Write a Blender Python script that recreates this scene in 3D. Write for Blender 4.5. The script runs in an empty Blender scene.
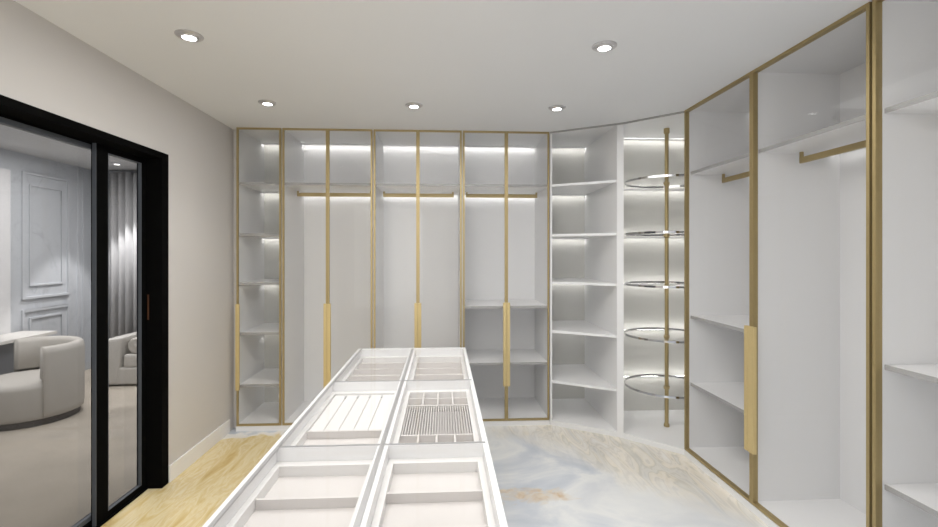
import bpy, bmesh, math, random
from mathutils import Vector
R = math.radians
S = bpy.context.scene
COL = S.collection

# ---------------- camera ----------------
cam_d = bpy.data.cameras.new('camera')
cam = bpy.data.objects.new('camera', cam_d)
COL.objects.link(cam)
S.camera = cam
EYE = 1.59
cam.location = (0, 0, EYE)
cam.rotation_euler = (R(90), 0, -math.atan(26/464))
cam_d.sensor_width = 36
cam_d.lens = 36*464/938
cam_d.shift_y = -(263.5-253)/938
cam_d.clip_start = 0.02

# ---------------- world, lights, exposure ----------------
w = bpy.data.worlds.new('world')
S.world = w
w.use_nodes = True
w.node_tree.nodes['Background'].inputs[0].default_value = (0.97, 0.98, 1.0, 1)
w.node_tree.nodes['Background'].inputs[1].default_value = 0.55
S.view_settings.view_transform = 'Standard'
S.view_settings.look = 'None'
S.view_settings.gamma = 1
S.view_settings.exposure = 0.6
try:
    S.cycles.use_denoising = True
    S.cycles.max_bounces = 12
    S.cycles.diffuse_bounces = 6
    S.cycles.transparent_max_bounces = 32
    S.cycles.sample_clamp_indirect = 6
except Exception:
    pass

def area(name, loc, rot, sx, sy, power, color=(1, 1, 1), spread=180):
    d = bpy.data.lights.new(name, 'AREA')
    d.shape = 'RECTANGLE'; d.size = sx; d.size_y = sy; d.energy = power; d.color = color
    d.spread = R(spread)
    o = bpy.data.objects.new(name, d)
    o.location = loc; o.rotation_euler = rot
    COL.objects.link(o)
    return o

area('dressing_room_fill', (-0.05, 1.9, 2.67), (0, 0, 0), 2.0, 2.8, 41, (1, 0.985, 0.96))  # added ambient fill under the ceiling, no fixture modelled here
area('rear_left_fill', (-1.2, -1.9, 1.5), (R(90), 0, R(-25)), 1.6, 2.2, 25, (1, 0.99, 0.97))  # added fill behind the camera, no doorway there
area('living_room_fill', (-3.5, 4.4, 2.7), (0, 0, 0), 1.6, 3.0, 95, (1, 0.98, 0.95))  # added soft fill that brightens the room beyond the door

# ---------------- materials ----------------
def mat(name, col, rough=0.5, metal=0.0, noise=0.0, scale=20, spec=0.5, bump=0.0, coat=0.0):
    m = bpy.data.materials.new(name); m.use_nodes = True
    nt = m.node_tree; b = nt.nodes['Principled BSDF']
    b.inputs['Base Color'].default_value = (*col, 1)
    b.inputs['Roughness'].default_value = rough
    b.inputs['Metallic'].default_value = metal
    b.inputs['Specular IOR Level'].default_value = spec
    b.inputs['Coat Weight'].default_value = coat
    tc = nt.nodes.new('ShaderNodeTexCoord')
    n = nt.nodes.new('ShaderNodeTexNoise'); n.inputs['Scale'].default_value = scale
    n.inputs['Detail'].default_value = 4
    nt.links.new(tc.outputs['Object'], n.inputs['Vector'])
    if noise:
        mx = nt.nodes.new('ShaderNodeMix'); mx.data_type = 'RGBA'
        mx.inputs[6].default_value = (*[c*(1-noise) for c in col], 1)
        mx.inputs[7].default_value = (*[min(1, c*(1+noise)) for c in col], 1)
        nt.links.new(n.outputs['Fac'], mx.inputs[0])
        nt.links.new(mx.outputs[2], b.inputs['Base Color'])
    if bump:
        bp = nt.nodes.new('ShaderNodeBump'); bp.inputs['Strength'].default_value = bump
        bp.inputs['Distance'].default_value = 0.005
        nt.links.new(n.outputs['Fac'], bp.inputs['Height'])
        nt.links.new(bp.outputs[0], b.inputs['Normal'])
    return m

def emis(name, col, s):
    m = bpy.data.materials.new(name); m.use_nodes = True
    nt = m.node_tree; nt.nodes.clear()
    e = nt.nodes.new('ShaderNodeEmission'); o = nt.nodes.new('ShaderNodeOutputMaterial')
    e.inputs[0].default_value = (*col, 1); e.inputs[1].default_value = s
    nt.links.new(e.outputs[0], o.inputs[0])
    return m

def glass(name, tint, base=0.02, edge=0.35):
    m = bpy.data.materials.new(name); m.use_nodes = True
    nt = m.node_tree; nt.nodes.clear()
    o = nt.nodes.new('ShaderNodeOutputMaterial')
    t = nt.nodes.new('ShaderNodeBsdfTransparent'); t.inputs[0].default_value = (*tint, 1)
    g = nt.nodes.new('ShaderNodeBsdfGlossy'); g.inputs['Roughness'].default_value = 0.0
    lw = nt.nodes.new('ShaderNodeLayerWeight'); lw.inputs[0].default_value = 0.5
    p = nt.nodes.new('ShaderNodeMath'); p.operation = 'POWER'; p.inputs[1].default_value = 4
    a = nt.nodes.new('ShaderNodeMath'); a.operation = 'MULTIPLY_ADD'
    a.inputs[1].default_value = edge; a.inputs[2].default_value = base
    mx = nt.nodes.new('ShaderNodeMixShader')
    nt.links.new(lw.outputs['Facing'], p.inputs[0]); nt.links.new(p.outputs[0], a.inputs[0])
    nt.links.new(a.outputs[0], mx.inputs[0]); nt.links.new(t.outputs[0], mx.inputs[1])
    nt.links.new(g.outputs[0], mx.inputs[2]); nt.links.new(mx.outputs[0], o.inputs[0])
    return m

M = {
 'white': mat('white_lacquer', (0.80, 0.80, 0.805), 0.35, noise=0.01, scale=6),
 'backing': mat('warm_grey_backing', (0.60, 0.595, 0.565), 0.55, noise=0.01, scale=6),
 'carcass': mat('white_melamine', (0.76, 0.76, 0.765), 0.45, noise=0.01, scale=6),
 'linen': mat('drawer_lining', (0.60, 0.575, 0.56), 0.6, noise=0.02, scale=40),
 'linen_w': mat('drawer_rail_white', (0.72, 0.71, 0.70), 0.5, noise=0.01),
 'divider': mat('drawer_divider', (0.62, 0.595, 0.58), 0.55, noise=0.02),
 'gold': mat('brushed_gold', (0.43, 0.335, 0.165), 0.45, 0.65, noise=0.06, scale=60),
 'handle': mat('satin_gold_handle', (0.68, 0.54, 0.27), 0.5, 0.5, noise=0.05, scale=60),
 'chrome': mat('chrome', (0.55, 0.55, 0.56), 0.12, 1.0, noise=0.02),
 'trim_chrome': mat('satin_nickel', (0.62, 0.61, 0.62), 0.35, 0.7, noise=0.02),
 'edge': mat('grey_front_strip', (0.36, 0.355, 0.35), 0.5, noise=0.02),  # darker grey for the thin strip along shelf fronts
 'alu': mat('grey_aluminium', (0.50, 0.50, 0.51), 0.4, 0.6, noise=0.03),
 'black': mat('black_powder_coat', (0.003, 0.003, 0.003), 0.85, spec=0.04, noise=0.1),
 'slate': mat('lit_reveal_grey', (0.075, 0.085, 0.10), 0.5, noise=0.05),  # grey puts light reflected on the black frame reveals into the colour
 'copper': mat('copper_latch', (0.09, 0.035, 0.015), 0.5, 0.3, noise=0.1),
 'wall': mat('warm_grey_paint', (0.64, 0.618, 0.60), 0.8, noise=0.015, scale=3),
 'ceil': mat('ceiling_paint', (0.80, 0.81, 0.825), 0.85, noise=0.01, scale=3),
 'base': mat('baseboard_paint', (0.86, 0.85, 0.84), 0.5, noise=0.01),
 'gap_shade': mat('shadow_gap_grey', (0.35, 0.35, 0.34), 0.6, noise=0.02),  # dark grey painted in for the shade of a gap under the ceiling
 'glass': glass('clear_glass', (0.985, 0.985, 0.985), 0.008, 0.14),
 'tint': glass('smoked_glass', (0.60, 0.60, 0.605), 0.015, 0.15),
 'led': emis('led_strip', (1.0, 0.985, 0.95), 10),
 'led_soft': emis('led_strip_dim', (1.0, 0.985, 0.95), 4),
 'lamp': emis('lamp_lens', (1, 0.99, 0.97), 12),
 'boucle': mat('boucle_fabric', (0.58, 0.555, 0.515), 0.95, noise=0.08, scale=120, bump=0.5),
 'boucle_d': mat('chair_plinth', (0.13, 0.12, 0.115), 0.7, noise=0.05),
 'sofa': mat('sofa_fabric', (0.55, 0.53, 0.50), 0.95, noise=0.06, scale=90, bump=0.4),
 'curtain': mat('curtain_fabric', (0.50, 0.50, 0.51), 0.9, noise=0.05, scale=15),
 'carpet': mat('beige_carpet', (0.46, 0.415, 0.355), 1.0, noise=0.22, scale=2.6, bump=0.3),
 'lwall': mat('pale_grey_panel_paint', (0.58, 0.60, 0.63), 0.6, noise=0.02, scale=2),
 'lceil': mat('living_ceiling_paint', (0.60, 0.60, 0.60), 0.8, noise=0.01),
 'stone': mat('stone_table_top', (0.80, 0.78, 0.74), 0.35, noise=0.10, scale=4),
 'dark': mat('dark_table_base', (0.22, 0.23, 0.25), 0.5, noise=0.05),
}

def floor_mat():
    m = bpy.data.materials.new('onyx_marble_floor'); m.use_nodes = True
    nt = m.node_tree; N = nt.nodes; L = nt.links
    b = N['Principled BSDF']; b.inputs['Roughness'].default_value = 0.16
    tc = N.new('ShaderNodeTexCoord')
    sep = N.new('ShaderNodeSeparateXYZ'); L.new(tc.outputs['Object'], sep.inputs[0])
    def noise(scale, det=5, dist=0.0, vec=None, rough=0.55):
        n = N.new('ShaderNodeTexNoise'); n.inputs['Scale'].default_value = scale
        n.inputs['Detail'].default_value = det; n.inputs['Distortion'].default_value = dist
        n.inputs['Roughness'].default_value = rough
        L.new(vec or tc.outputs['Object'], n.inputs['Vector']); return n.outputs['Fac']
    def math_(op, a, b_=None, c=None):
        n = N.new('ShaderNodeMath'); n.operation = op
        for i, v in enumerate((a, b_, c)):
            if v is None: continue
            if isinstance(v, (int, float)): n.inputs[i].default_value = v
            else: L.new(v, n.inputs[i])
        return n.outputs[0]
    def ramp(f, stops):
        r = N.new('ShaderNodeValToRGB'); L.new(f, r.inputs[0])
        e = r.color_ramp.elements
        while len(e) < len(stops): e.new(0.5)
        for k, (p, c) in enumerate(stops):
            e[k].position = p; e[k].color = (*c, 1) if not isinstance(c, float) else (c, c, c, 1)
        return r.outputs[0]
    def mix(f, a, b_):
        n = N.new('ShaderNodeMix'); n.data_type = 'RGBA'
        L.new(f, n.inputs[0]); L.new(a, n.inputs[6]); L.new(b_, n.inputs[7]); return n.outputs[2]
    def mapping(rz, sc):
        mp = N.new('ShaderNodeMapping'); mp.inputs['Rotation'].default_value = (0, 0, R(rz))
        mp.inputs['Scale'].default_value = sc; L.new(tc.outputs['Object'], mp.inputs[0]); return mp.outputs[0]
    X, Y = sep.outputs[0], sep.outputs[1]
    # pale blue-grey body
    n1 = noise(1.1, 6, 1.6)
    body = ramp(n1, [(0.30, (0.47, 0.52, 0.59)), (0.45, (0.61, 0.64, 0.69)), (0.55, (0.77, 0.78, 0.78)), (0.68, (0.66, 0.68, 0.71))])
    # cream veined zone
    cv = mapping(-48, (3.4, 0.75, 1.0))
    cream = ramp(noise(1.9, 7, 1.3, cv, 0.5), [(0.30, (0.58, 0.56, 0.52)), (0.41, (0.76, 0.72, 0.64)), (0.455, (0.62, 0.58, 0.49)), (0.49, (0.80, 0.73, 0.60)), (0.55, (0.84, 0.78, 0.68)), (0.575, (0.69, 0.64, 0.55)), (0.61, (0.80, 0.75, 0.66)), (0.70, (0.86, 0.83, 0.77))])
    cream = mix(math_('MULTIPLY', noise(1.3, 5, 1.5), 0.4), cream, body)
    # distance along the diagonal towards the corner units
    d = math_('ADD', math_('MULTIPLY', X, 0.80), math_('MULTIPLY', Y, 0.60))
    d = math_('ADD', d, math_('MULTIPLY', math_('SUBTRACT', noise(1.4, 4, 0.8), 0.5), 1.1))
    mk = N.new('ShaderNodeMapRange'); mk.interpolation_type = 'SMOOTHSTEP'
    L.new(d, mk.inputs[0]); mk.inputs[1].default_value = 2.75; mk.inputs[2].default_value = 3.25
    c1 = mix(mk.outputs[0], body, cream)
    # rust patch with fine veins
    dx = math_('MULTIPLY', math_('SUBTRACT', X, 0.55), 2.2); dy = math_('MULTIPLY', math_('SUBTRACT', Y, 3.02), 6.5)
    rr = math_('ADD', math_('MULTIPLY', dx, dx), math_('MULTIPLY', dy, dy))
    rr = math_('ADD', rr, math_('MULTIPLY', math_('SUBTRACT', noise(7, 5, 1.0), 0.5), 2.2))
    mr = N.new('ShaderNodeMapRange'); L.new(rr, mr.inputs[0]); mr.inputs[1].default_value = 0.555; mr.inputs[2].default_value = 0.0
    rust = ramp(noise(14, 5, 1.0), [(0.35, (0.60, 0.43, 0.26)), (0.6, (0.72, 0.62, 0.48))])
    c2 = mix(math_('MULTIPLY', mr.outputs[0], 0.85), c1, rust)
    # honey onyx zone
    hv = mapping(33, (4.0, 0.8, 1.0))
    h = noise(2.8, 8, 0.9, hv, 0.62)
    honey = ramp(h, [(0.30, (0.66, 0.47, 0.19)), (0.42, (0.76, 0.60, 0.30)), (0.52, (0.84, 0.72, 0.45)), (0.58, (0.76, 0.60, 0.31)), (0.68, (0.84, 0.74, 0.50))])
    nz = math_('MULTIPLY', math_('SUBTRACT', noise(4.5, 5, 0.6), 0.5), 0.5)
    e1 = math_('SUBTRACT', math_('SUBTRACT', 4.16, Y), nz)
    e2 = math_('SUBTRACT', math_('SUBTRACT', -0.15, X), nz)
    e = math_('MINIMUM', e1, e2)
    mh = N.new('ShaderNodeMapRange'); L.new(e, mh.inputs[0]); mh.inputs[1].default_value = 0.0; mh.inputs[2].default_value = 0.03
    c3 = mix(mh.outputs[0], c2, honey)
    me = N.new('ShaderNodeMapRange'); L.new(math_('ABSOLUTE', e), me.inputs[0]); me.inputs[1].default_value = 0.07; me.inputs[2].default_value = 0.03
    cr = N.new('ShaderNodeRGB'); cr.outputs[0].default_value = (0.88, 0.84, 0.78, 1)
    c4 = mix(math_('MULTIPLY', me.outputs[0], 0.8), c3, cr.outputs[0])
    L.new(c4, b.inputs['Base Color'])
    return m
M['floor'] = floor_mat()

def marble_wall():
    m = bpy.data.materials.new('veined_wall_panel'); m.use_nodes = True
    nt = m.node_tree; b = nt.nodes['Principled BSDF']; b.inputs['Roughness'].default_value = 0.4
    tc = nt.nodes.new('ShaderNodeTexCoord'); n = nt.nodes.new('ShaderNodeTexNoise')
    n.inputs['Scale'].default_value = 1.1; n.inputs['Detail'].default_value = 7; n.inputs['Distortion'].default_value = 1.8
    nt.links.new(tc.outputs['Object'], n.inputs['Vector'])
    s = nt.nodes.new('ShaderNodeMath'); s.operation = 'SUBTRACT'; s.inputs[1].default_value = 0.55
    a = nt.nodes.new('ShaderNodeMath'); a.operation = 'ABSOLUTE'
    nt.links.new(n.outputs['Fac'], s.inputs[0]); nt.links.new(s.outputs[0], a.inputs[0])
    r = nt.nodes.new('ShaderNodeValToRGB'); e = r.color_ramp.elements
    e[0].position = 0.0; e[0].color = (0.47, 0.49, 0.52, 1); e[1].position = 0.012; e[1].color = (0.58, 0.60, 0.63, 1)
    nt.links.new(a.outputs[0], r.inputs[0]); nt.links.new(r.outputs[0], b.inputs['Base Color'])
    return m
M['mwall'] = marble_wall()

# ---------------- mesh helpers ----------------
def box(bm, x0, x1, y0, y1, z0, z1):
    vs = [bm.verts.new((x, y, z)) for x in (x0, x1) for y in (y0, y1) for z in (z0, z1)]
    for f in ((0, 1, 3, 2), (4, 6, 7, 5), (0, 4, 5, 1), (2, 3, 7, 6), (0, 2, 6, 4), (1, 5, 7, 3)):
        bm.faces.new([vs[i] for i in f])

def prism(bm, pts, z0, z1):
    a = [bm.verts.new((x, y, z0)) for x, y in pts]; b = [bm.verts.new((x, y, z1)) for x, y in pts]
    bm.faces.new(a); bm.faces.new(b)
    n = len(pts)
    for i in range(n):
        bm.faces.new((a[i], a[(i+1) % n], b[(i+1) % n], b[i]))

def lathe(bm, prof, cx=0, cy=0, cz=0, seg=40, a0=0, a1=360):
    full = abs(a1-a0) >= 360
    n = seg if full else seg+1
    rings = []
    for k in range(n):
        a = R(a0+(a1-a0)*k/seg)
        rings.append([bm.verts.new((cx+r*math.cos(a), cy+r*math.sin(a), cz+z)) for r, z in prof])
    for k in range(seg):
        A, B = rings[k], rings[(k+1) % n]
        for j in range(len(prof)-1):
            bm.faces.new((A[j], B[j], B[j+1], A[j+1]))
    return rings

def link(name, bm, m, parent=None, origin=(0, 0, 0), bevel=0.0, smooth=False):
    bmesh.ops.remove_doubles(bm, verts=bm.verts, dist=1e-6)
    bmesh.ops.recalc_face_normals(bm, faces=bm.faces)
    if bevel:
        bmesh.ops.bevel(bm, geom=list(bm.edges), offset=bevel, segments=2, affect='EDGES', profile=0.6, clamp_overlap=True)
    bmesh.ops.translate(bm, verts=bm.verts, vec=-Vector(origin))
    me = bpy.data.meshes.new(name); bm.to_mesh(me); bm.free()
    me.materials.append(M[m])
    if smooth:
        for p in me.polygons: p.use_smooth = True
    o = bpy.data.objects.new(name, me); COL.objects.link(o)
    if parent is None:
        o.location = origin
    else:
        o.parent = parent
        o['_o'] = 1
        del o['_o']
    return o

class B:
    """collect shapes, then link them as one mesh"""
    def __init__(s): s.bm = bmesh.new()
    def box(s, *a): box(s.bm, *a); return s
    def prism(s, *a): prism(s.bm, *a); return s
    def lathe(s, *a, **k): lathe(s.bm, *a, **k); return s
    def put(s, name, m, parent=None, bevel=0.0, smooth=False, origin=None):
        if origin is None:
            origin = parent_origin(parent)
        o = link(name, s.bm, m, parent, origin, bevel, smooth)
        return o

ORG = {}
def parent_origin(p):
    while p is not None:
        if p.name in ORG: return ORG[p.name]
        p = p.parent
    return (0, 0, 0)

def thing(name, label, cat, loc, group=None, kind=None):
    o = bpy.data.objects.new(name, None); COL.objects.link(o)
    o.empty_display_size = 0.1
    o.location = loc; ORG[o.name] = loc
    o['label'] = label; o['category'] = cat
    if group: o['group'] = group
    if kind: o['kind'] = kind
    return o

def tag(o, label, cat, group=None, kind=None):
    o['label'] = label; o['category'] = cat
    if group: o['group'] = group
    if kind: o['kind'] = kind
    return o

def struct(name, b, m, label, cat, bevel=0.0, parent=None):
    o = b.put(name, m, parent, bevel)
    if parent is None:
        tag(o, label, cat, kind='structure')
    return o

def copy_tree(o, parent=None):
    c = o.copy(); COL.objects.link(c); c.parent = parent
    for ch in list(o.children): copy_tree(ch, c)
    return c

H = 2.71
# ---------------- setting: dressing room ----------------
struct('floor', B().box(-1.9, 2.6, -2.0, 4.95, -0.08, 0), 'floor', 'polished onyx marble floor of the dressing room, blue-grey and honey', 'floor')
struct('ceiling', B().box(-2.06, 2.6, -2.0, 4.95, H, H+0.1), 'ceil', 'plain pale grey dressing room ceiling with recessed lights', 'ceiling')
DY0, DY1, DH = 1.15, 3.32, 2.27     # doorway
WT = -2.06
lw = B()
lw.box(WT, -1.9, DY1, 4.95, 0, H); lw.box(WT, -1.9, -2.0, DY0, 0, H); lw.box(WT, -1.9, DY0, DY1, DH, H)
struct('wall_left', lw, 'wall', 'warm grey painted wall around the black sliding door', 'wall')
struct('wall_right', B().box(2.5, 2.6, -2.0, 4.95, 0, H), 'wall', 'wall behind the right-hand wardrobes', 'wall')
struct('wall_back', B().box(-1.9, 2.5, 4.88, 4.95, 0, H), 'wall', 'wall behind the row of wardrobes', 'wall')
struct('trim_1', B().box(-1.9, -1.845, 4.33, 4.88, 0, H), 'wall', 'narrow filler strip between left wall and narrow wardrobe', 'trim')
struct('baseboard_left', B().box(-1.9, -1.885, DY1+0.002, 4.23, 0, 0.115), 'base', 'white baseboard along the left wall beyond the sliding door', 'baseboard', bevel=0.003)

# sliding door
dr = thing('door_1', 'black framed sliding door with smoked glass panels in the left wall', 'sliding door', (-2.0, (DY0+DY1)/2, 0), kind='structure')
fr = B()
fr.box(WT+0.001, -1.895, DY1-0.075, DY1, 0, DH)          # far jamb
fr.box(WT+0.001, -1.895, DY0, DY0+0.075, 0, DH)
fr.box(WT+0.001, -1.895, DY0+0.075, DY1-0.075, DH-0.04, DH)
fr.box(WT+0.001, -1.985, DY0+0.075, DY1-0.075, 0, 0.012)
fr.put('door_frame', 'black', dr)
def panel(y0, y1, x, zb, zt, st0, st1, rt, bd, bt):
    p = B(); h = 0.0145
    p.box(x-h, x+h, y0, y0+st0, zb, zt); p.box(x-h, x+h, y1-st1, y1, zb, zt)
    p.box(x-h, x+h, y0+st0, y1-st1, zt-rt, zt); p.box(x-h, x+h, y0+st0, y1-st1, zb, zb+0.035)
    o = p.put('sliding_panel', 'black', dr)
    a0, a1, b0, b1 = y0+st0, y1-st1, zb+0.035, zt-rt
    q = B(); h = 0.0140
    q.box(x-h, x+h, a1-bd, a1, b0, b1); q.box(x-h, x+h, a0, a0+bd, b0, b1)
    q.box(x-h, x+h, a0+bd, a1-bd, b1-bt, b1); q.box(x-h, x+h, a0+bd, a1-bd, b0, b0+bt)
    q.put('glazing_bead', 'slate', o)
    B().box(x-0.009, x-0.004, a0+bd, a1-bd, b0+bt, b1-bt).put('glass_pane', 'tint', o)
    return o
p1 = panel(2.797, DY1-0.0755, -2.0135, 0.012, 2.225, 0.093, 0.044, 0.037, 0.006, 0.003)
B().box(-2.019, -1.999, 2.791, 2.7968, 0.012, 2.225).put('lit_edge_strip', 'slate', p1)  # added grey strip paints the light-catching side of the black stile
panel(DY0+0.0755, 2.925, -2.0438, 0.012, 2.229, 0.08, 0.06, 0.012, 0.028, 0.026)
B().box(-1.989, -1.979, DY1-0.079, DY1-0.074, 1.14, 1.31).put('latch', 'copper', dr)['label'] = 'small copper latch plate'

# ---------------- setting: living room beyond the door ----------------
LX, LY, LH = -4.85, 6.75, 2.74
struct('floor_living', B().box(LX, WT+0.0, 0.5, LY, -0.08, 0), 'carpet', 'beige carpet of the room beyond the sliding door', 'carpet')
struct('floor_threshold', B().box(WT, -1.9, DY0, DY1, -0.08, 0), 'floor', 'stone threshold under the sliding door', 'floor')
struct('ceiling_living', B().box(LX, WT, 0.5, LY, LH, LH+0.1), 'lceil', 'ceiling of the room beyond the sliding door', 'ceiling')
struct('wall_living_far', B().box(LX-0.1, LX, 0.5, LY+0.1, 0, LH), 'mwall', 'pale grey veined wall with moulded panels beyond the door', 'wall')
struct('wall_living_end', B().box(LX, WT, LY, LY+0.1, 0, LH), 'lwall', 'end wall behind the pleated curtain beyond the door', 'wall')
struct('wall_living_near', B().box(LX, WT, 0.4, 0.5, 0, LH), 'lwall', 'near end wall of the room beyond the door', 'wall')
struct('wall_living_right', B().box(WT-0.02, WT, DY1+0.01, LY, 0, LH), 'lwall', 'living room side of the partition wall', 'wall')
struct('baseboard_living', B().box(LX, LX+0.018, 5.56, LY, 0, 0.12), 'lwall', 'pale grey baseboard under the moulded panels', 'baseboard', bevel=0.003)
def rect_frame(b, y0, y1, z0, z1, t, d):
    x = LX
    b.box(x, x+d, y0, y0+t, z0, z1); b.box(x, x+d, y1-t, y1, z0, z1)
    b.box(x, x+d, y0+t, y1-t, z0, z0+t); b.box(x, x+d, y0+t, y1-t, z1-t, z1)
b = B(); rect_frame(b, 5.62, 6.30, 1.05, 2.54, 0.03, 0.022); rect_frame(b, 5.72, 6.20, 1.20, 2.40, 0.022, 0.016)
struct('trim_2', b, 'lwall', 'tall upper rectangular wall moulding beyond the sliding door', 'moulding', bevel=0.004)
b = B(); rect_frame(b, 5.62, 6.30, 0.22, 0.93, 0.03, 0.022); rect_frame(b, 5.72, 6.20, 0.32, 0.83, 0.022, 0.016)
struct('trim_3', b, 'lwall', 'low rectangular wall moulding below the tall one', 'moulding', bevel=0.004)
b = B().box(LX, LX+0.02, 6.44, 6.46, 0.12, LH).box(LX, LX+0.02, 6.52, 6.54, 0.12, LH)
struct('trim_4', b, 'lwall', 'pair of thin vertical mouldings near the curtain', 'moulding')
struct('trim_5', B().box(LX, LX+0.03, 4.95, 5.46, 0, 2.52), 'white', 'tall white upright panel on the far living room wall', 'panel', bevel=0.004)

# curtain
cb = bmesh.new(); npt = 150
prev = None
for i in range(npt+1):
    x = -4.62+1.9*i/npt
    ph = x*2*math.pi/0.098
    y = 6.66+0.045*math.sin(ph)+0.008*math.sin(ph*0.37+1)
    cur = (cb.verts.new((x, y, 0.02)), cb.verts.new((x, y, 2.70)))
    if prev: cb.faces.new((prev[0], cur[0], cur[1], prev[1]))
    prev = cur
o = link('curtain', cb, 'curtain', None, (-3.7, 6.66, 0), smooth=True)
md = o.modifiers.new('thick', 'SOLIDIFY'); md.thickness = 0.006
tag(o, 'grey pleated full-length curtain behind the pale sofa', 'curtain')

# ---------------- downlights ----------------
def downlight(x, y, z, label, group, power=7, beam=95, blend=0.8):
    t = thing('recessed_downlight', label, 'ceiling light', (x, y, z), group)
    B().lathe([(0.066, 0), (0.066, -0.004), (0.060, -0.008), (0.046, -0.008), (0.042, -0.013), (0.034, -0.015), (0.033, -0.010), (0.0, -0.010)], x, y, z, 36).put('trim_ring', 'trim_chrome', t, smooth=False)
    B().lathe([(0.0, -0.0105), (0.0325, -0.0105), (0.031, -0.013), (0.0, -0.0145)], x, y, z, 32).put('lens', 'lamp', t, smooth=True)
    d = bpy.data.lights.new('downlight_beam', 'SPOT'); d.energy = power; d.spot_size = R(beam); d.spot_blend = blend
    d.shadow_soft_size = 0.035; d.color = (1, 0.98, 0.95)
    l = bpy.data.objects.new('downlight_beam', d); COL.objects.link(l); l.parent = t; l.location = (0, 0, -0.03)
    return t
DG = 'chrome downlights in the dressing room ceiling'
downlight(-1.304, 2.465, H, 'chrome ceiling downlight nearest the camera, above the sliding door side', DG)
downlight(0.872, 2.465, H, 'chrome ceiling downlight nearest the camera, on the right above the marble floor', DG)
downlight(-1.303, 3.53, H, 'small chrome downlight in front of the narrow left wardrobe', DG)
downlight(-0.219, 3.53, H, 'middle of the three chrome downlights in front of the back wardrobes', DG)
downlight(0.877, 3.53, H, 'chrome downlight in front of the open corner shelving', DG)
downlight(-4.18, 6.2, LH, 'ceiling downlight beyond the sliding door, in front of the curtain', 'downlights beyond the door', 170, 62, 0.25)

# ---------------- wardrobes ----------------
PT = 0.018
PL = 0.045
def led(parent, axis, a0, a1, yw, zt, m='white', em='led'):
    """slim light channel: a lip hides the strip, which shines on the back panel; yw = coordinate of the back panel"""
    def bx(d0, d1, z0, z1):
        return B().box(a0, a1, yw-d1, yw-d0, z0, z1) if axis == 'x' else B().box(yw-d1, yw-d0, a0, a1, z0, z1)
    p = bx(0.054, 0.057, zt-0.011, zt).put('light_channel', m, parent)
    bx(0.045, 0.0535, zt-0.0025, zt-0.0004).put('led_strip', em, parent)

def wardrobe_back(x0, x1, label, leaves, shelves, rail, handle_side, group='glass-door wardrobes along the back wall'):
    yf, yb = 4.262, 4.875
    t = thing('wardrobe', label, 'wardrobe', ((x0+x1)/2, (yf+yb)/2, 0), group)
    g = 0.0005
    x0 += g; x1 -= g
    B().box(x0, x0+PT, yf, yb-0.02, PL+0.02, H-0.010).put('side_panel', 'carcass', t)
    B().box(x1-PT, x1, yf, yb-0.02, PL+0.02, H-0.010).put('side_panel', 'carcass', t)
    B().box(x0, x1, yb-0.02, yb, PL, H-0.002).put('back_panel', 'backing' if leaves == 1 else 'carcass', t)
    B().box(x0, x1, yf, yb-0.02, H-0.010, H-0.002).put('top_panel', 'carcass', t)
    B().box(x0, x1, yf, yb-0.02, PL, PL+0.02).put('bottom_panel', 'white', t)
    B().box(x0, x1, 4.242, yb-0.02, 0, PL-0.001).put('plinth', 'white', t)
    ix0, ix1 = x0+PT, x1-PT
    yi = yb-0.02
    led(t, 'x', ix0, ix1, yi, H-0.010)
    for z in shelves:
        s = B().box(ix0, ix1, yf+0.012, yi-0.0005, z-0.022, z).put('shelf', 'white', t, bevel=0.001)
        B().box(ix0, ix1, yf+0.008, yf+0.0118, z-0.022, z).put('front_strip', 'edge', s)
        if leaves == 1 or z > 1.5: led(s, 'x', ix0, ix1, yi, z-0.0222)
    if rail:
        m = B(); zr = 2.135
        m.box(rail[0], rail[1], 4.54, 4.556, zr, zr+0.034)
        m.box(rail[0], rail[0]+0.016, 4.54, 4.556, zr+0.034, 2.187); m.box(rail[1]-0.016, rail[1], 4.54, 4.556, zr+0.034, 2.187)
        m.put('hanging_rail', 'gold', t, bevel=0.001)
    # doors
    n = leaves; wd = (x1-x0)/n
    for k in range(n):
        a, b_ = x0+k*wd+(0.006 if k == 0 else 0.0008), x0+(k+1)*wd-(0.006 if k == n-1 else 0.0008)
        s_ = 0.0145; y0, y1 = 4.240, 4.260; z0, z1 = PL+0.002, H-0.001
        f = B().box(a, a+s_, y0, y1, z0, z1).box(b_-s_, b_, y0, y1, z0, z1).box(a+s_, b_-s_, y0, y1, z0, z0+s_).box(a+s_, b_-s_, y0, y1, z1-s_, z1)
        d = f.put('door', 'gold', t)
        B().box(a+s_, b_-s_, y0+0.008, y0+0.012, z0+s_, z1-s_).put('glass_pane', 'glass', d)
        left = (handle_side == 'left') if n == 1 else (k == 1)
        hx = (a, a+0.030) if left else (b_-0.030, b_)
        B().box(hx[0], hx[1], 4.218, 4.2399, 0.37, 1.135).put('handle', 'handle', d, bevel=0.002)['label'] = 'long flat satin gold handle'
    return t
SH5 = (2.225, 1.765, 1.325, 0.875, 0.41)
wardrobe_back(-1.843, -1.443, 'narrow white wardrobe with one gold-framed glass door and five shelves against left wall', 1, SH5, None, 'left')
wardrobe_back(-1.443, -0.633, 'white glass-door wardrobe directly right of the narrow one, long gold rail inside', 2, (2.225,), (-1.40, -0.69), None)
wardrobe_back(-0.633, 0.177, 'middle back wardrobe with two gold-framed glass doors, behind the far end of the island', 2, (2.225,), (-0.58, 0.105), None)
wardrobe_back(0.177, 0.987, 'back wardrobe with gold-framed doors, gold rail and two lower shelves, beside corner shelving', 2, (2.225, 1.10, 0.575), (0.225, 0.93), None)

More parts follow.
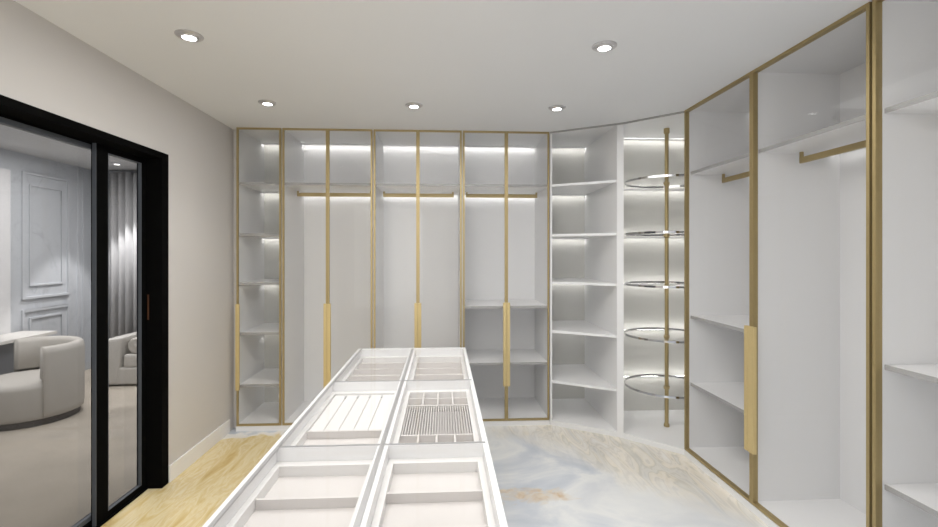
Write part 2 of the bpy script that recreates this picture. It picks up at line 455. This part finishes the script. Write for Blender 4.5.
# open corner shelving (front edge at a slant)
FX0, FY0, FX1, FY1 = 0.990, 4.245, 1.502, 3.935
def fy(x): return FY0+(FY1-FY0)*(x-FX0)/(FX1-FX0)
t = thing('corner_shelving_unit', 'open white corner shelving with slanted front, between gold-framed doors and round-shelf bay', 'shelving', (1.26, 4.45, 0))
yb = 4.875
B().box(FX0, FX0+PT, FY0, yb, PL+0.001, H-0.0105).put('side_panel', 'carcass', t)
B().prism([(FX1, FY1), (FX1+0.045, FY1-0.036), (FX1+0.045, yb), (FX1, yb)], 0.0, H-0.001).put('side_panel', 'white', t)
B().box(FX0+PT, FX1, yb-0.02, yb, PL+0.001, H-0.0105).put('back_panel', 'backing', t)
B().prism([(FX0, FY0), (FX1, FY1), (FX1, yb), (FX0, yb)], H-0.010, H-0.001).put('top_panel', 'white', t)
B().prism([(FX0, FY0-0.001), (FX1, FY1-0.001), (FX1, yb), (FX0, yb)], 0, PL).put('plinth', 'white', t)
B().prism([(FX0, FY0-0.006), (FX1+0.045, FY1-0.042), (FX1+0.045, FY1-0.037), (FX0, FY0-0.0015)], H-0.016, H-0.0005).put('shadow_gap_strip', 'gap_shade', t)['label'] = 'thin grey strip painted as the shadow gap under the ceiling'
led(t, 'x', FX0+PT, FX1, yb-0.02, H-0.0102)
for z in SH5:
    a = FX0+PT+0.0005; c = FX1-0.0005
    s = B().prism([(a, fy(a)+0.012), (c, fy(c)+0.012), (c, yb-0.0205), (a, yb-0.0205)], z-0.022, z).put('shelf', 'white', t, bevel=0.001)
    led(s, 'x', a, c, yb-0.02, z-0.0222)

# bay with round glass shelves
CX0 = FX1+0.046; CFY = FY1-0.037
RX, RY = 1.90, 3.535
t = thing('corner_bay', 'white corner bay with slanted opening and lit back panel around the round glass shelves', 'shelving', (1.95, 4.0, 0))
poly = [(CX0, CFY), (RX, RY+0.026), (2.46, RY+0.026), (2.46, 4.47), (CX0, 4.47)]
B().prism([(CX0, CFY-0.001), (RX-0.005, RY+0.016), (RX-0.005, RY+0.026), (2.46, RY+0.026), (2.46, 4.47), (CX0, 4.47)], 0, PL).put('plinth', 'white', t)
B().prism(poly, H-0.010, H-0.001).put('top_panel', 'white', t)
B().box(CX0, 2.46, 4.45, 4.47, PL+0.001, H-0.011).put('back_panel', 'backing', t)
B().box(2.44, 2.46, RY+0.028, 4.449, PL+0.001, H-0.011).put('side_panel', 'carcass', t)
B().prism([(CX0, CFY-0.006), (RX, RY+0.016), (RX, RY+0.021), (CX0, CFY-0.001)], H-0.016, H-0.0005).put('shadow_gap_strip', 'gap_shade', t)['label'] = 'thin grey strip painted as the shadow gap under the ceiling'
ZR = (2.225, 1.762, 1.31, 0.862, 0.41)
led(t, 'x', CX0, 2.439, 4.45, H-0.0112)
for z in ZR:
    led(t, 'x', CX0, 2.439, 4.45, z-0.016)

# revolving rack
PX, PY = 1.99, 4.03
t = thing('round_shelf_rack', 'gold pole rack with five chrome-rimmed round glass shelves in the corner bay', 'rack', (PX, PY, PL))
B().lathe([(0, PL+0.0005), (0.024, PL+0.0005), (0.024, PL+0.02), (0.017, PL+0.03), (0.0165, H-0.06), (0.025, H-0.05), (0.025, H-0.0115), (0, H-0.0115)], PX, PY, 0, 28).put('pole', 'gold', t)
for z in ZR:
    s = B().lathe([(0.0175, z-0.004), (0.352, z-0.004), (0.352, z+0.004), (0.0175, z+0.004), (0.0175, z-0.004)], PX, PY, 0, 64).put('shelf', 'glass', t)
    s['label'] = 'round clear glass shelf'
    B().lathe([(0.3525, z-0.009), (0.360, z-0.009), (0.360, z+0.009), (0.3525, z+0.009), (0.3525, z-0.009)], PX, PY, 0, 72).put('rim', 'chrome', s)
    B().lathe([(0.017, z-0.035), (0.022, z-0.033), (0.026, z-0.02), (0.026, z-0.005), (0.017, z-0.0045)], PX, PY, 0, 24).put('collar', 'gold', s)

# right-hand wardrobes
def wardrobe_right(y0, y1, label, group='tall glass-door wardrobes along the right wall'):
    xf, xb = 1.927, 2.48
    t = thing('wardrobe', label, 'wardrobe', ((xf+xb)/2, (y0+y1)/2, 0), group)
    g = 0.001
    y0 += g; y1 -= g
    ym = (y0+y1)/2
    xi = xb-0.02
    for a in (y0, y1-PT): B().box(xf, xi, a, a+PT, PL+0.02, H-0.010).put('side_panel', 'carcass', t)
    B().box(xf+0.004, xi, ym-PT/2, ym+PT/2, PL+0.02, H-0.010).put('centre_panel', 'carcass', t)
    B().box(xi, xb, y0, y1, PL, H-0.002).put('back_panel', 'carcass', t)
    B().box(xf, xi, y0, y1, H-0.010, H-0.002).put('top_panel', 'carcass', t)
    B().box(xf, xi, y0, y1, PL, PL+0.02).put('bottom_panel', 'white', t)
    B().box(1.893, xi, y0, y1, 0, PL-0.001).put('plinth', 'white', t)
    far = (ym+PT/2, y1-PT); near = (y0+PT, ym-PT/2)
    for sec, zs in ((far, (2.225, 1.10, 0.575)), (near, (2.225,))):
        if sec is far: led(t, 'y', sec[0], sec[1], xi, H-0.010, em='led_soft')
        for z in zs:
            s = B().box(xf+0.012, xi-0.0005, sec[0]+0.0005, sec[1]-0.0005, z-0.022, z).put('shelf', 'white', t, bevel=0.001)
            B().box(xf+0.008, xf+0.0118, sec[0]+0.001, sec[1]-0.001, z-0.022, z).put('front_strip', 'edge', s)
            if z > 1.5:
                led(s, 'y', sec[0]+0.001, sec[1]-0.001, xi, z-0.0222, em='led_soft')
        a, c = sec[0]+0.02, sec[1]-0.04; zr = 2.135
        m = B().box(2.165, 2.181, a, c, zr, zr+0.034)
        m.box(2.165, 2.181, a, a+0.016, zr+0.034, 2.2028); m.box(2.165, 2.181, c-0.016, c, zr+0.034, 2.2028)
        m.put('hanging_rail', 'gold', t, bevel=0.001)
    wd = (y1-y0)/2
    for k in range(2):
        a, b_ = y0+k*wd+0.001, y0+(k+1)*wd-0.001
        s_ = 0.016; X0, X1 = 1.895, 1.926; z0, z1 = PL+0.002, H-0.001
        f = B().box(X0, X1, a, a+s_, z0, z1).box(X0, X1, b_-s_, b_, z0, z1).box(X0, X1, a+s_, b_-s_, z0, z0+s_).box(X0, X1, a+s_, b_-s_, z1-s_, z1)
        d = f.put('door', 'gold', t)
        B().box(X0+0.010, X0+0.014, a+s_, b_-s_, z0+s_, z1-s_).put('glass_pane', 'glass', d)
        hy = (b_-0.050, b_) if k == 0 else (a, a+0.034)
        B().box(1.872, 1.8949, hy[0], hy[1], 0.37, 1.14).put('handle', 'handle', d, bevel=0.002)['label'] = 'long flat satin gold handle'
    return t
wr = wardrobe_right(1.961, 3.551, 'white wardrobe with two gold-framed glass doors on the right, beside the round-shelf bay')
c = copy_tree(wr); c.location.y -= 1.60
c['label'] = 'white gold-framed wardrobe nearest the camera, cut off at the right edge of the photo'

# ---------------- island ----------------
IX0, IX1 = -0.612, 0.165
IY0, IY1 = 0.825, 3.42
ZT = 0.90
isl = thing('dressing_island', 'long white double-sided island with open glass-topped accessory drawers in the middle of the room', 'island', ((IX0+IX1)/2, (IY0+IY1)/2, 0))
b = B().box(IX0, IX1, IY0, IY1, 0.08, 0.79)
b.box(IX0, IX0+0.020, IY0, IY1, 0.79, ZT-0.006); b.box(IX1-0.020, IX1, IY0, IY1, 0.79, ZT-0.006)
b.box(IX0+0.02, IX1-0.02, IY1-0.05, IY1, 0.79, ZT-0.006); b.box(IX0+0.02, IX1-0.02, IY0, IY0+0.02, 0.79, ZT-0.006)
xm0, xm1 = -0.235, -0.197
b.box(xm0, xm1, IY0+0.02, IY1-0.05, 0.79, ZT-0.006)
rows = [(2.54, IY1-0.05), (1.70, 2.53), (IY0+0.02, 1.69)]
for (a, c_) in rows[:2]:
    b.box(IX0+0.02, xm0, a-0.010, a, 0.79, ZT-0.006); b.box(xm1, IX1-0.02, a-0.010, a, 0.79, ZT-0.006)
b.put('carcass', 'white', isl)
B().box(IX0+0.04, IX1-0.04, IY0+0.04, IY1-0.04, 0, 0.08).put('plinth', 'white', isl)
g = B()
g.box(IX0+0.0185, IX0+0.030, IY0+0.01, IY1-0.04, ZT-0.0058, ZT-0.0008)
g.box(xm0+0.008, xm0+0.024, IY0+0.01, IY1-0.04, ZT-0.0058, ZT-0.0008)
for a in (2.535, 1.695): g.box(IX0+0.02, IX1-0.01, a-0.002, a+0.002, ZT-0.0058, ZT-0.0008)
g.put('metal_inlay', 'alu', isl)
B().box(IX0+0.002, IX1-0.002, IY0+0.002, IY1-0.002, ZT, ZT+0.005).put('glass_top', 'glass', isl)
ZL, ZF = 0.845, 0.808
def tray(x0, x1, y0, y1):
    b = B(); l = 0.021; lf = 0.036
    b.box(x0, x0+l, y0, y1, ZF, ZL); b.box(x1-l, x1, y0, y1, ZF, ZL)
    b.box(x0+l, x1-l, y1-lf, y1, ZF, ZL); b.box(x0+l, x1-l, y0, y0+lf*0.6, ZF, ZL)
    d = b.put('drawer', 'linen_w', isl)
    B().box(x0, x1, y0, y1, 0.7905, ZF).put('lining', 'linen', d)
    return d, (x0+l, x1-l, y0+lf*0.6, y1-lf)
def divx(d, a, y, t=0.010, z=None):
    B().box(a[0]+0.0005, a[1]-0.0005, y-t/2, y+t/2, ZF+0.0003, z or ZL-0.006).put('divider', 'divider', d)
LXc = (IX0+0.0205, xm0-0.0005); RXc = (xm1+0.0005, IX1-0.0205)
for ri, (a, c_) in enumerate(rows):
    for ci, xx in enumerate((LXc, RXc)):
        d, A = tray(xx[0], xx[1], a+0.0005, c_-0.0005)
        if ri == 2:
            n = 4
            for k in range(1, n): divx(d, A, A[3]-0.19*k+(0.0 if ci else -0.015))
        elif ri == 0:
            for k in range(1, 5): divx(d, A, A[3]-0.16*k, z=ZL-0.002)
        elif ci == 0:
            # tie and belt rack: white board with slots and small pegs, open tray in front
            y0_, y1_ = A[3]-0.50, A[3]-0.001
            divx(d, A, y0_-0.006, 0.012)
            nb = 5; wdt = (A[1]-A[0]-0.002)/nb
            for k in range(nb):
                xa = A[0]+0.001+k*wdt
                s = B().box(xa+0.0012, xa+wdt-0.0012, y0_+0.001, y1_, ZF+0.0003, ZL-0.010).put('slat', 'linen_w', d, bevel=0.0008)
                if k: B().box(xa-0.004, xa+0.004, y1_-0.055, y1_-0.02, ZL-0.0098, ZL-0.006).put('peg', 'alu', d)
        else:
            for k, y in enumerate((A[3]-0.09, A[3]-0.20, A[2]+0.20, A[2]+0.07)): divx(d, A, y, 0.008)
            for k in range(1, 4):
                x = A[0]+(A[1]-A[0])*k/4
                B().box(x-0.004, x+0.004, A[3]-0.1955, A[3]-0.0005, ZF+0.0003, ZL-0.004).put('divider', 'divider', d)
                B().box(x-0.004, x+0.004, A[2]+0.0005, A[2]+0.1955, ZF+0.0003, ZL-0.0045).put('divider', 'divider', d)
            r = B(); n = 26; w_ = (A[1]-A[0])/n
            for k in range(n):
                r.box(A[0]+w_*(k+0.2), A[0]+w_*(k+0.62), A[2]+0.205, A[3]-0.205, ZF+0.0003, ZL-0.010)
            r.put('ring_holder', 'divider', d, bevel=0.0015)['label'] = 'ribbed ring holder insert'

# ---------------- living room furniture ----------------
CX, CY = -4.0, 4.73
ch = thing('swivel_armchair', 'round cream upholstered tub chair on a dark plinth, seen through the sliding glass', 'armchair', (CX, CY, 0))
B().lathe([(0, 0.0), (0.3787, 0.0), (0.3787, 0.055), (0, 0.055)], CX, CY, 0, 56).put('plinth', 'boucle_d', ch, smooth=False)
B().lathe([(0, 0.056), (0.3740, 0.056), (0.3908, 0.07), (0.3974, 0.10), (0.3974, 0.34), (0.3880, 0.375), (0.3366, 0.395), (0.1870, 0.405), (0, 0.41)], CX, CY, 0, 64).put('seat', 'boucle', ch, smooth=True)
prof = [(0.4039, 0.065), (0.4114, 0.12), (0.4114, 0.65), (0.4021, 0.70), (0.3740, 0.722), (0.3319, 0.712), (0.3132, 0.68), (0.3086, 0.42), (0.3983, 0.411), (0.3988, 0.065), (0.4039, 0.065)]
bb = bmesh.new()
rg = lathe(bb, prof, CX, CY, 0, 56, -37, 147)
for r_ in (rg[0], rg[-1]):
    try: bb.faces.new(r_[:-1])
    except Exception: pass
link('backrest', bb, 'boucle', ch, (CX, CY, 0), smooth=True)
# table
tb = thing('side_table', 'low table with pale stone top behind the round armchair', 'table', (-4.62, 5.2, 0))
B().box(-4.805, -4.42, 4.72, 5.58, 0.665, 0.70).put('table_top', 'stone', tb, bevel=0.004)
B().box(-4.77, -4.50, 4.80, 5.50, 0, 0.6645).put('table_base', 'dark', tb, bevel=0.004)
# sofa
SX, SY = -4.02, 5.74
sf = thing('sofa', 'pale upholstered sofa with flared arm in front of the grey curtain', 'sofa', (-3.3, 6.1, 0))
B().box(SX, -2.6, SY+0.01, 6.52, 0.02, 0.22).put('base', 'sofa', sf, bevel=0.02)
ab = bmesh.new()
A_ = [(SX-0.10, SY, 0.02), (SX+0.16, SY, 0.02), (SX+0.20, SY, 0.58), (SX-0.12, SY, 0.53)]
B_ = [(x, 6.52, z) for x, y, z in A_]
va = [ab.verts.new(p) for p in A_]; vb = [ab.verts.new(p) for p in B_]
ab.faces.new(va); ab.faces.new(vb)
for i in range(4): ab.faces.new((va[i], va[(i+1) % 4], vb[(i+1) % 4], vb[i]))
link('armrest', ab, 'sofa', sf, (-3.3, 6.1, 0), bevel=0.03)
B().box(SX+0.205, -2.65, 5.76, 6.30, 0.2205, 0.375).put('seat_cushion', 'sofa', sf, bevel=0.03)
B().box(SX+0.21, -2.62, 6.32, 6.54, 0.2205, 0.72).put('backrest', 'sofa', sf, bevel=0.04)
# bolster: spiral-ended roll
bo = bmesh.new()
bc = (-3.70, 5.80, 0.473)
ring = []
L_ = 0.42
prof = [(0, 0.0), (0.02, 0.0), (0.03, 0.012), (0.045, 0.0), (0.058, 0.012), (0.072, 0.0), (0.090, 0.012), (0.096, 0.03), (0.096, L_-0.03), (0.085, L_), (0, L_)]
lathe(bo, prof, 0, 0, 0, 36)
for v_ in bo.verts:
    x, y, z = v_.co; v_.co = (bc[0]+x, bc[1]+z, bc[2]+y)
o = link('bolster', bo, 'boucle', None, bc, smooth=True)
tag(o, 'rolled cylindrical bolster lying on the sofa seat beyond the door', 'cushion')
